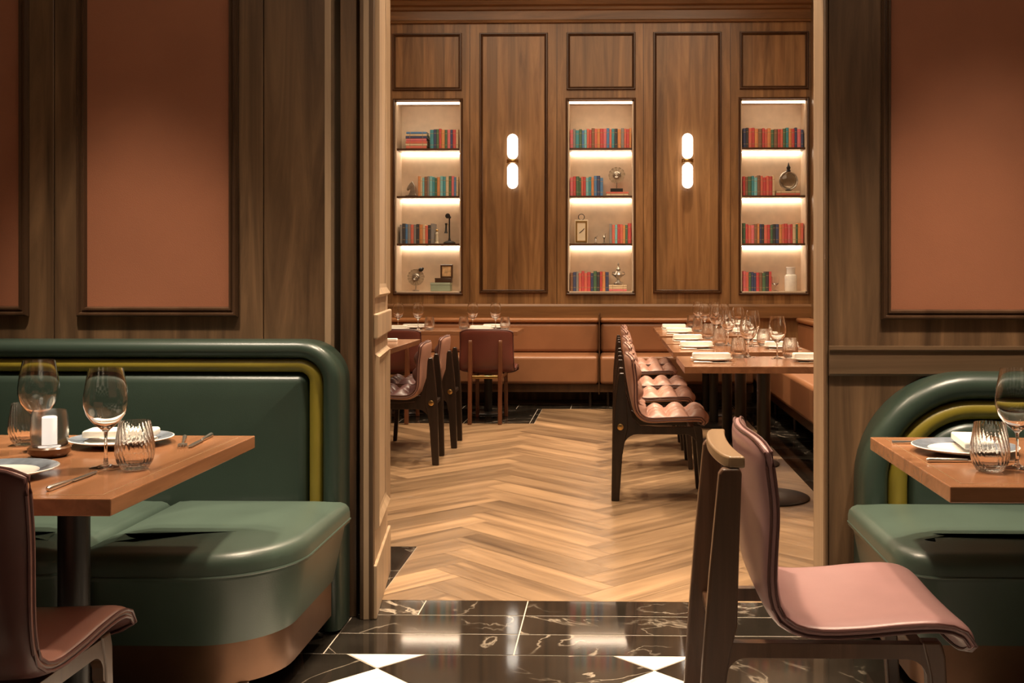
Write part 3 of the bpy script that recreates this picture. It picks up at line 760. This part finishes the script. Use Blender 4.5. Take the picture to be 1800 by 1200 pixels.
sL2 = rounded_poly([(xs_-.012, YF-.01, 0), (xs_-.012, 2.86, .09), (-3.1, 2.86, .05), (-3.1, YF-.01, 0)], 8)
green_banquette('banquette', 'green leather banquette with mustard inner roll, left of the doorway', PX(605, YF+.07), -1, PZ(597, YF+.05, -1.3), .145, .060, .108, .2, [sL1, sL2])
sR1 = rounded_poly([(.775, YF-.01, 0), (.775, 2.90, .12), (2.2, 2.90, .05), (2.2, YF-.01, 0)], 10)
green_banquette('banquette', 'green leather banquette with wide rounded arch back, right of the doorway', PX(1512, YF+.05), 1, PZ(655, YF+.05, 1.2), .37, .088, .155, .2, [sR1])

# tan banquettes of the far room
def tan_bench(label, outline_box, axis, wall, seams_, grp='tan leather benches in the far room'):
    """axis 'x': bench along the back wall (faces -y); 'y': along the right wall (faces -x)"""
    a0, a1 = outline_box
    t = thing('leather_bench', (0, 0, 0)); T(t, label, 'bench', grp)
    def R4(d0, d1, z0, z1, nm, mat, bev, a=a0, b=a1):
        if axis == 'x': bm = bx(a, b, wall-d1, wall-d0, z0, z1)
        else: bm = bx(wall-d1, wall-d0, a, b, z0, z1)
        return obj(nm, bm, mat, t, bevel=bev, seg=5)
    R4(.0, .60, .21, .475, 'seat', M['tan'], .032, a0+.002, a1-.002)
    R4(.04, .56, .133, .209, 'plinth_rail', M['far_mould'], .004)
    R4(.005, .13, .477, .765, 'backrest', M['tan'], .035, a0+.002, a1-.002)
    R4(.0, .145, .767, .812, 'top_roll', M['tan_roll'], .02)
    n_ = max(2, int((a1-a0)/.9)+1)
    for k in range(n_):
        q = a0+.08+(a1-a0-.16)*k/(n_-1)
        for d in (.10, .50):
            x, y = (q, wall-d) if axis == 'x' else (wall-d, q)
            bm = BM(); lathe(bm, [(0, 0), (.014, 0), (.02, .132), (0, .132)], 10, x, y); obj('leg', bm, M['chairwood'], t)
    return t
xs1 = PX(1053, 10.0)
tan_bench('long tan leather bench on the back wall, left of the vertical seam', (XL+.01, xs1-.004), 'x', YB-.002, 0)
tan_bench('tan leather bench on the back wall, right of the vertical seam', (xs1+.004, 1.30), 'x', YB-.002, 0)
tan_bench('tan leather bench along the right hand side wall of the far room', (4.35, YB-.02), 'y', XR-.002, 0)
# divider between the two back benches
o = obj('wooden_divider', bx(xs1-.0035, xs1+.0035, YB-.61, YB-.002, .12, .86), M['far_mould'], smooth=0); T(o, 'thin dark upright divider between the two back benches', 'divider')

# ================================================================== CHAIRS (seat faces +x)
KA = [(.262, .375), (.264, .405), (.245, .428), (.20, .440), (.12, .437), (.03, .428), (-.06, .425), (-.115, .437), (-.150, .468), (-.168, .52), (-.180, .60), (-.190, .70), (-.205, .80)]
KT = [(.188, .400), (.192, .424), (.172, .440), (.10, .441), (0, .438), (-.08, .434), (-.125, .442), (-.158, .472), (-.178, .53), (-.196, .62), (-.208, .70), (-.218, .785)]
KP = [None, .248, .055]
def shell_profile(s):
    """centre line of the upholstered shell from the front edge (s=0) to the top of the back (s=1)"""
    K = KP[0] or [(.262, .375), (.264, .405), (.245, .428), (.20, .440), (.12, .437), (.03, .428), (-.06, .425), (-.115, .437), (-.150, .468), (-.168, .52), (-.180, .60), (-.190, .70), (-.205, .80)]
    Lk = [0]
    for a, b in zip(K, K[1:]): Lk.append(Lk[-1]+math.dist(a, b))
    q = s*Lk[-1]
    for i in range(len(K)-1):
        if q <= Lk[i+1]+1e-9:
            t_ = (q-Lk[i])/(Lk[i+1]-Lk[i])
            P0 = K[max(i-1, 0)]; P1 = K[i]; P2 = K[i+1]; P3 = K[min(i+2, len(K)-1)]
            f = lambda a, b, c, d: .5*((2*b)+(-a+c)*t_+(2*a-5*b+4*c-d)*t_**2+(-a+3*b-3*c+d)*t_**3)
            return f(P0[0], P1[0], P2[0], P3[0]), f(P0[1], P1[1], P2[1], P3[1])
    return K[-1]
HWID = .248
def shell_pt(s, t, off):
    """s along, t across (-1..1), off = normal offset (+ = sitter's side)"""
    x, z = shell_profile(s); e = 1e-3
    xa, za = shell_profile(max(0, s-e)); xb, zb_ = shell_profile(min(1, s+e))
    dx, dz = xb-xa, zb_-za; L = math.hypot(dx, dz); nx, nz = dz/L, -dx/L      # up on the seat, forward on the back
    back = min(1, max(0, (s-.55)/.3)); back = back*back*(3-2*back)
    x += KP[2]*back*t*t; z += .010*(1-back)*t*t
    hw = KP[1]*(1-.03*back)
    return Vector((x+nx*off, t*hw, z+nz*off))
def shell_mesh(s0, s1, th=.02, tuft=None, NS=60, NT=36, corner=(.03, .040), swap=None, th_back=None):
    bm = BM(); top, bot = [], []
    sp = lambda k: .5-.5*math.cos(PI*k/NS); tp = lambda k: -math.cos(PI*k/NT)
    for i in range(NS+1):
        a = sp(i); ra, rb = [], []
        for j in range(NT+1):
            t_ = tp(j); c0 = corner[0]*abs(t_)**6; c1 = corner[1]*abs(t_)**5
            s = (s0+c0)+((s1-c1)-(s0+c0))*a
            ed = (max(0, 1-abs(2*a-1)**16))**.5*(max(0, 1-abs(t_)**14))**.5
            up = th*ed
            if tuft:
                nt_, ns_, hgt = tuft
                up += ed*hgt*((abs(math.sin(PI*nt_*(t_+1)/2))*abs(math.sin(PI*ns_*(s-.0)/1.0)))**.62)-ed*hgt*.35
            ra.append(bm.verts.new(shell_pt(s, t_, up))); rb.append(bm.verts.new(shell_pt(s, t_, -th*ed)))
        top.append(ra); bot.append(rb)
    for i in range(NS):
        for j in range(NT):
            f = bm.faces.new((top[i][j], top[i][j+1], top[i+1][j+1], top[i+1][j]))
            f = bm.faces.new((bot[i][j], bot[i+1][j], bot[i+1][j+1], bot[i][j+1])); f.material_index = 1
    for i in range(NS):
        for j in (0, NT):
            bm.faces.new((top[i][j], top[i+1][j], bot[i+1][j], bot[i][j]))
    for j in range(NT):
        for i in (0, NS): bm.faces.new((top[i][j], bot[i][j], bot[i][j+1], top[i][j+1]))
    return bm
def shell_edge(off, s0=0., s1=1., corner=(.03, .040), n_=26, tin=1.0):
    P = []
    for k in range(n_+1): s = s0+corner[0]+(s1-corner[1]-s0-corner[0])*k/n_; P.append(shell_pt(s, -tin, off))
    for k in range(1, 16):
        t_ = -1+2*k/16; P.append(shell_pt(s1-corner[1]*abs(t_)**5, t_*tin, off))
    for k in range(n_+1): s = s1-corner[1]-(s1-corner[1]-s0-corner[0])*k/n_; P.append(shell_pt(s, tin, off))
    for k in range(1, 16):
        t_ = 1-2*k/16; P.append(shell_pt(s0+corner[0]*abs(t_)**6, t_*tin, off))
    return P
def leg_arc(cx, cz, r, a0, a1, n_=6): return [(cx+r*math.cos(math.radians(a0+(a1-a0)*k/n_)), cz+r*math.sin(math.radians(a0+(a1-a0)*k/n_))) for k in range(n_+1)]
def make_chair(leather, back_leather, woodm, crestm, tufted=False, disc=True, crest=True, hs=1.0, hw=.248, inset=0):
    KP[1] = hw; KP[2] = .028 if tufted else .030
    KP[0] = [(x, z if z < .47 else .47+(z-.47)*hs) for x, z in (KT if tufted else KA)]
    t = thing('dining_chair')
    tf = (3, 6.4, .046) if tufted else None
    bm = shell_mesh(0, 1, (.022 if tufted else .020), tf, NS=90 if tufted else 64, NT=54 if tufted else 40)
    # one upholstered shell cut at the bend: seat below, backrest above
    seatbm = bm; backbm = bm.copy()
    pco, pno = Vector((-.135, 0, .455)), Vector((.70, 0, -.70)).normalized()
    bmesh.ops.bisect_plane(seatbm, geom=seatbm.verts[:]+seatbm.edges[:]+seatbm.faces[:], plane_co=pco, plane_no=pno, clear_inner=True)
    bmesh.ops.bisect_plane(backbm, geom=backbm.verts[:]+backbm.edges[:]+backbm.faces[:], plane_co=pco, plane_no=pno, clear_outer=True)
    mats = [leather, back_leather]
    obj('seat', seatbm, mats, t, smooth=60); bk = obj('backrest', backbm, mats, t, smooth=60)
    bm = BM(); tube(bm, shell_edge(.007), .0036, 6, closed=True); tube(bm, shell_edge(-.008), .0036, 6, closed=True)
    obj('piping', bm, M['pipe'], t)
    ya, yb = hw-.058-inset, hw-.026-inset
    zt = .785 if crest else .69
    xf = .235 if not tufted else .205          # front foot
    for s in (-1, 1):
        y0, y1 = sorted((s*ya, s*yb))
        bm = BM()
        if crest: P = [(-.335, 0), (-.292, 0), (-.262, .30), (-.250, .385), (-.236, .44), (-.232, .60), (-.226, zt-.012), (-.230, zt), (-.268, zt), (-.276, zt-.012), (-.297, .55), (-.312, .36)]
        else: P = [(-.305, 0), (-.262, 0), (-.245, .25), (-.232, .32), (-.214, .40), (-.222, .52), (-.232, zt-.02), (-.238, zt), (-.262, zt), (-.268, zt-.02), (-.285, .52), (-.298, .36)]
        prism(bm, P, y0, y1)
        lg = obj('leg', bm, woodm, t, smooth=0, bevel=.006)
        if disc:
            bm = BM(); lathe(bm, [(0, 0), (.017, 0), (.017, .004), (.014, .006), (0, .006)], 20)
            bm.transform(Matrix.Translation((-.256, s*yb, .40)) @ Matrix.Rotation(-s*PI/2, 4, 'X'))
            d = obj('brass_disc', bm, M['brass'], lg)
        bm = BM(); prism(bm, [(xf-.072, .412), (xf-.030, .412), (xf-.020, .38), (xf, 0), (xf-.028, 0), (xf-.055, .34)], y0, y1)
        obj('leg', bm, woodm, t, smooth=0, bevel=.006)
        if tufted:
            rail = [(-.224, .56), (-.205, .50), (-.190, .445), (-.150, .408), (-.05, .400), (.165, .402), (.165, .30), (.150, .325)] + leg_arc(.095, .305, .055, 30, 90)[1:] + leg_arc(-.165, .285, .075, 90, 180) + [(-.243, .25), (-.250, .30)]
        else:
            rail = [(-.262, .405), (.19, .405), (.19, .30), (.176, .31)] + leg_arc(.131, .327, .045, 0, 90)[1:] + leg_arc(-.215, .327, .045, 90, 180)[0:] + [(-.262, .29)]
        bm = BM(); prism(bm, rail, y0+.003, y1-.003); obj('side_rail', bm, woodm, t, smooth=0, bevel=.003)
    obj('stretcher', bx(-.280, -.255, -ya, ya, .375, .400), M['brass'] if not disc and not crest else woodm, t, smooth=0, bevel=.004)
    obj('seat_support', bx(xf-.085, xf-.055, -ya, ya, .370, .397), woodm, t, smooth=0, bevel=.004)
    if crest:
        P = []; Q = []
        for k in range(17):
            y = -.218+.436*k/16; b_ = max(0, 1-(y/.218)**2)
            back = .030*(y/.24)**2
            P.append((-.258-.022*b_**.6+back*.15, y)); Q.append((-.232+back*.55, y))
        bm = BM(); prism(bm, P+Q[::-1], zt, zt+.026, 'xy'); obj('crest_rail', bm, crestm, t, smooth=30, bevel=.005)
    return t
chair0 = lambda: make_chair(M['mauve'], M['mauve'], M['chairwood_l'], M['crest'], disc=False, hs=1.15)
G_ = 'dining chairs'
place('chair_m', chair0, (.505, 2.565, 0), 0, 'mauve leather dining chair drawn up to the end of the right hand near table', 'chair')
place('chair_b', lambda: make_chair(M['brownrose'], M['pipe'], M['chairwood_l'], M['chairwood_l'], disc=False, hs=1.15), (-1.348, 2.17, 0), PI/2, 'rose brown leather chair cut off by the left edge, at the near left table', 'chair')
tuft = lambda: make_chair(M['blush'], M['blush'], M['chairwood'], M['chairwood'], tufted=True, crest=False, hw=.222)
ycs = [5.97, 6.93, 7.68, 8.82, 9.5]
TN = ['nearest', 'second', 'third', 'fourth', 'farthest']
for k, y in enumerate(ycs):
    place('chair_t', tuft, (.29, y, 0), 0, 'lit blush tufted leather chair with dark frame, %s in the row of the right tables' % TN[k], 'chair', 'tufted chairs along the right tables')
aub = lambda: make_chair(M['auber'], M['blush'], M['chairwood'], M['chairwood'], tufted=True, crest=False, hw=.222)  # backs take the lightened blush for the light on them
place('chair_a', aub, (-1.44, 7.03, 0), PI+.06, 'aubergine tufted chair with dark legs, nearer of two at the left side table', 'chair', 'chairs at the left side table')
place('chair_a', aub, (-1.42, 7.72, 0), PI+.04, 'aubergine tufted chair with dark legs, farther of two at the left side table', 'chair', 'chairs at the left side table')
ox = lambda: make_chair(M['burg'], M['burg'], M['chairwood_lit'], M['chairwood_lit'], tufted=False, crest=False, disc=False, hs=.93, hw=.228, inset=.062)
place('chair_o', ox, (-1.06, 9.06, 0), PI/2, 'oxblood leather chair seen from behind, fully in view at the back table', 'chair', 'oxblood chairs at the back table')
place('chair_o', ox, (-1.83, 9.06, 0), PI/2, 'oxblood leather chair seen from behind, half hidden behind the left table', 'chair', 'oxblood chairs at the back table')

# ================================================================== TABLES
def make_table(sx, sy, mat, peds=((0, 0),), r=.25, th=.036, pr=.037, inlay=False):
    def f():
        t = thing('dining_table')
        obj('tabletop', bx(-sx/2, sx/2, -sy/2, sy/2, .75-th, .75), mat, t, smooth=0, bevel=.0025, seg=2)
        if inlay:
            bm = BM(); a, b = sx/2-.034, sy/2-.034
            for q in ((-a, a, -b, -b+.003), (-a, a, b-.003, b), (-a, -a+.003, -b+.0031, b-.0031), (a-.003, a, -b+.0031, b-.0031)): box(bm, *q, .7501, .7504)
            obj('inlay_line', bm, M['crest'], t, smooth=0)
        for (px, py) in peds:
            bm = BM(); lathe(bm, [(0, .012), (pr, .012), (pr, .70), (0, .70)], 24, px, py); c = obj('pedestal', bm, M['iron'], t)
            bm = BM(); lathe(bm, [(0, 0), (r, 0), (r, .006), (r-.01, .012), (.06, .020), (0, .020)], 40, px, py); obj('base_disc', bm, M['iron'], t)
            obj('top_plate', bx(px-.16, px+.16, py-.16, py+.16, .70, .75-th-.0005), M['iron'], t, smooth=0)
        return t
    return f
# near tables
xL = (PX(193, 2.17)+PX(450, 3.04))/2; yl0, yl1 = 2.165, 3.045
place('tl', make_table(1.5, yl1-yl0, M['table'], ((.45, 0), (-.45, 0)), inlay=True), (xL-.75, (yl0+yl1)/2, 0), 0, 'walnut dining table laid in front of the left green banquette', 'table')
xR = (PX(1667, 2.34)+PX(1531, 3.06))/2; yr0, yr1 = 2.335, 3.06
place('tr', make_table(1.3, yr1-yr0, M['table_x'], ((.3, 0),), inlay=True), (xR+.65, (yr0+yr1)/2, 0), 0, 'walnut dining table laid in front of the right green banquette', 'table')
# right row of five two-seat tables
TY = [(5.49, 6.21), (6.55, 7.30), (7.36, 8.15), (8.42, 9.14), (9.17, 9.86)]
tm = make_table(.86, .72, M['table'], ((.03, .05),))
for k, (a, b) in enumerate(TY):
    place('tt', tm, (.79, (a+b)/2, 0), 0, 'square walnut pedestal table, %s in the row by the right hand bench' % TN[k], 'table', 'square tables along the right hand bench')
place('tb', make_table(1.42, .60, M['table_x'], ((.41, .1), (-.36, .1)), r=.15), (-1.53, 9.42, 0), 0, 'long walnut table in front of the back bench, left side', 'table')
place('tside', make_table(.9, 1.25, M['table'], ((-.08, .3), (-.08, -.3)), r=.2), (-1.43-.45, 7.27, 0), 0, 'walnut table half hidden behind the left jamb', 'table')

# ================================================================== TABLEWARE
def wine():
    bm = BM()
    out = [(.036, .0), (.0365, .0015), (.02, .004), (.006, .010), (.0036, .03), (.0034, .07), (.0045, .084), (.012, .092), (.030, .108), (.043, .126), (.0495, .148), (.0500, .165), (.047, .190), (.0425, .214), (.0385, .236)]
    inn = [(.0370, .236), (.0410, .214), (.0455, .190), (.0484, .165), (.0478, .148), (.0415, .128), (.029, .1105), (.012, .096), (0, .0935)]
    lathe(bm, [(0, 0)] + out + inn, 40); return obj('wine_glass', bm, M['glass'], smooth=60)
def tumbler():
    def f(r, z, a): return r*(1+.030*math.cos(24*a+z*110)*min(1, z/.03)) if r > .01 else r
    bm = BM()
    out = [(.024, 0), (.030, .003), (.039, .018), (.0435, .038), (.0435, .055), (.040, .08), (.036, .105), (.0345, .114)]
    inn = [(.0325, .114), (.034, .105), (.038, .08), (.0413, .055), (.0410, .038), (.036, .022), (.026, .013), (0, .012)]
    def dense(P):
        Q = []
        for a, b in zip(P, P[1:]):
            m_ = max(1, int(abs(b[1]-a[1])/.006))
            Q += [(a[0]+(b[0]-a[0])*k/m_, a[1]+(b[1]-a[1])*k/m_) for k in range(m_)]
        return Q+[P[-1]]
    out, inn = dense(out), dense(inn)
    lathe(bm, [(0, 0)] + out + inn, 144, fn=f); return obj('tumbler', bm, M['glass'], smooth=60)
def plate():
    t = thing('dinner_plate')
    bm = BM(); lathe(bm, [(0, 0), (.07, 0), (.078, .004), (.10, .008), (.132, .017), (.134, .019), (.132, .020), (.1305, .0202)], 48)
    obj('underside', bm, M['china'], t)
    bm = BM(); lathe(bm, [(.1305, .0202), (.092, .0115)], 48); obj('rim', bm, M['china_rim'], t)
    bm = BM(); lathe(bm, [(.092, .0115), (.08, .008), (0, .0075)], 48); obj('well', bm, M['china'], t)
    return t
def plate_w():
    bm = BM(); lathe(bm, [(0, 0), (.07, 0), (.078, .004), (.10, .008), (.112, .014), (.114, .016), (.110, .017), (.092, .0125), (.08, .009), (0, .0085)], 40)
    return obj('dinner_plate', bm, M['china'])
def napkin():
    bm = BM()
    prism(bm, rounded_poly([(-.092, 0, .004), (.092, 0, .004), (.092, .020, .008), (-.092, .020, .008)], 4), -.036, .036, 'xz')
    return obj('folded_napkin', bm, M['linen'], bevel=.008, seg=4)
def fork():
    bm = BM()
    tube(bm, [(0, -.10, .003), (0, -.06, .004), (0, .02, .006), (0, .045, .0045)], [.0065, .0050, .0028, .004], 8)
    prism(bm, rounded_poly([(-.011, .040, .006), (.011, .040, .006), (.012, .065, .001), (-.012, .065, .001)], 4), .003, .0055, 'xy')
    for k in range(4):
        x = -.0105+.007*k; tube(bm, [(x, .062, .0042), (x, .085, .006), (x*.95, .100, .0045)], [.0017, .0016, .0010], 6)
    return obj('fork', bm, M['steel'])
def knife():
    bm = BM()
    tube(bm, [(0, -.11, .004), (0, -.105, .005), (0, -.04, .0045), (0, -.01, .004)], [.004, .0065, .0055, .004], 8)
    prism(bm, [(-.006, -.01), (.007, -.01), (.009, .05), (.007, .09), (0, .112), (-.006, .10)], .003, .0048, 'xy')
    return obj('knife', bm, M['steel'], bevel=.0005)
ZT = .7505
def W(x, y, label, grp): place('wine', wine, (x, y, ZT), 0, label, 'wine glass', grp)
def TB(x, y, label, grp): place('tumbler', tumbler, (x, y, ZT), random.random()*0, label, 'water glass', grp)
def PL(kind, x, y, label, grp): place(kind, plate if kind == 'plate' else plate_w, (x, y, ZT), 0, label, 'plate', grp)
def NP(x, y, rz, label, grp, up=.0205): return place('napkin', napkin, (x, y, ZT+up), rz, label, 'napkin', grp)
def FK(x, y, rz, label, grp): place('fork', fork, (x, y, ZT), rz, label, 'fork', grp)
def KN(x, y, rz, label, grp): place('knife', knife, (x, y, ZT), rz, label, 'knife', grp)
def wx(u, y): return PX(u, y)
gl = 'glasses on the near left table'
W(wx(186, 2.52), 2.52, 'stemmed wine glass in the middle of the near left table', gl)
W(wx(68, 2.76), 2.76, 'stemmed wine glass behind the candle, near the left edge', gl)
TB(wx(237, 2.50), 2.50, 'spiral ribbed water glass on the near left table, right of the wine glass', gl)
TB(wx(46, 2.86), 2.86, 'spiral ribbed water glass left of the candle on the near left table', gl)
PL('plate', wx(214, 2.88), 2.88, 'white plate with grey blue rim, at the banquette side of the near left table', 'plates on the near left table')
NP(wx(214, 2.89), 2.89, .12, 'folded white napkin on the plate at the banquette side of the near left table', 'napkins on the near left table', up=.0205)
PL('plate', -1.405, 2.40, 'white plate with grey blue rim, cut off by the left edge of the photo', 'plates on the near left table')
FK(-1.175, 2.90, PI+.35, 'steel fork right of the plate on the near left table', 'cutlery on the near left table')
KN(-1.135, 2.92, PI+.1, 'steel knife at the far corner of the near left table', 'cutlery on the near left table')
KN(-1.195, 2.345, .0, 'long steel knife at the near edge of the near left table', 'cutlery on the near left table')
# candle
cx_, cy_ = wx(87, 2.68), 2.68
t = thing('candle_holder', (cx_, cy_, ZT)); T(t, 'glass hurricane candle holder on a round walnut saucer', 'candle holder')
bm = BM(); lathe(bm, [(0, 0), (.038, 0), (.049, .010), (.051, .022), (.047, .026), (.040, .018), (0, .016)], 36); obj('saucer', bm, M['amber'], t)
bm = BM(); lathe(bm, [(0, .0262), (.040, .0262), (.043, .030), (.0445, .06), (.0435, .10), (.039, .116), (.037, .116), (.0412, .10), (.0423, .06), (.041, .034), (0, .031)], 40); obj('glass_shade', bm, M['glass_frost'], t)
bm = BM(); lathe(bm, [(0, .0315), (.017, .0315), (.0175, .034), (.0175, .098), (.015, .100), (0, .098)], 24)
c = obj('candle', bm, M['candle']); c.location = (cx_, cy_, ZT); T(c, 'white pillar candle glowing inside the glass holder', 'candle')
# right near table: a setting for the mauve chair (facing +x)
gr = 'tableware on the near right table'
PL('plate', .905, 2.79, 'white plate on the near right table beside the ribbed glass', 'plates on the near right table')
NP(.925, 2.795, 1.45, 'folded white napkin on the plate of the near right table', 'napkins on the near right table', up=.0205)
TB(wx(1740, 2.52), 2.52, 'spiral ribbed water glass on the near right table', gr)
W(wx(1788, 2.56), 2.56, 'wine glass cut off by the right edge of the photo, near right table', gr)
KN(.875, 2.645, -PI/2, 'steel knife in front of the plate on the near right table', 'cutlery on the near right table')
FK(.855, 2.935, -PI/2, 'steel fork behind the plate on the near right table', 'cutlery on the near right table')
# right row settings
for k, (a, b) in enumerate(TY):
    yc = (a+b)/2; nm = TN[k]+' table of the right row'
    for side, xp, xk, xw, xt, sd in (('aisle', .53, 1, .765, .70, 1), ('bench', 1.075, -1, .915, .99, -1)):
        pl = 'on the %s side of the %s' % (side, nm)
        PL('plate_w', xp, yc, 'white plate '+pl, 'plates on the right row of tables')
        NP(xp+.0, yc, PI/2 if False else .03, 'white napkin '+pl, 'napkins on the right row of tables', up=.0175).scale = (1.12, 1, 1.35)
        KN(xp, yc-sd*.165, -PI/2*sd, 'knife '+pl, 'cutlery on the right row of tables')
        FK(xp, yc+sd*.165, -PI/2*sd, 'fork '+pl, 'cutlery on the right row of tables')
        W(xw, yc+(.29 if side == 'aisle' else .19), 'wine glass '+pl, 'glasses on the right row of tables')
        TB(xt, yc+.21, 'ribbed water glass '+pl, 'glasses on the right row of tables')
# back table settings
gb = 'glasses on the back table'
for u, y, lab in ((700, 9.44, 'leftmost'), (735, 9.40, 'second from left'), (831, 9.44, 'third from left'), (871, 9.40, 'rightmost')):
    W(wx(u, y), y, 'wine glass on the long back table, %s of the four' % lab, gb)
for u, y, lab in ((755, 9.30, 'leftmost'), (815, 9.40, 'middle one'), (888, 9.33, 'rightmost')):
    TB(wx(u, y), y, 'water glass on the long back table, %s of the three' % lab, gb)
for u, y, lab in ((697, 9.265, 'far left'), (727, 9.575, 'second from left'), (845, 9.265, 'third from left'), (868, 9.575, 'far right')):
    PL('plate_w', wx(u, y), y, 'white plate on the long back table, %s of four' % lab, 'plates on the back table')
    NP(wx(u, y), y, 0, 'folded white napkin on the long back table, %s of four' % lab, 'napkins on the back table')
NP(-1.64, 7.62, .05, 'folded white napkin on the table behind the left jamb', 'napkins in the far room', up=0)
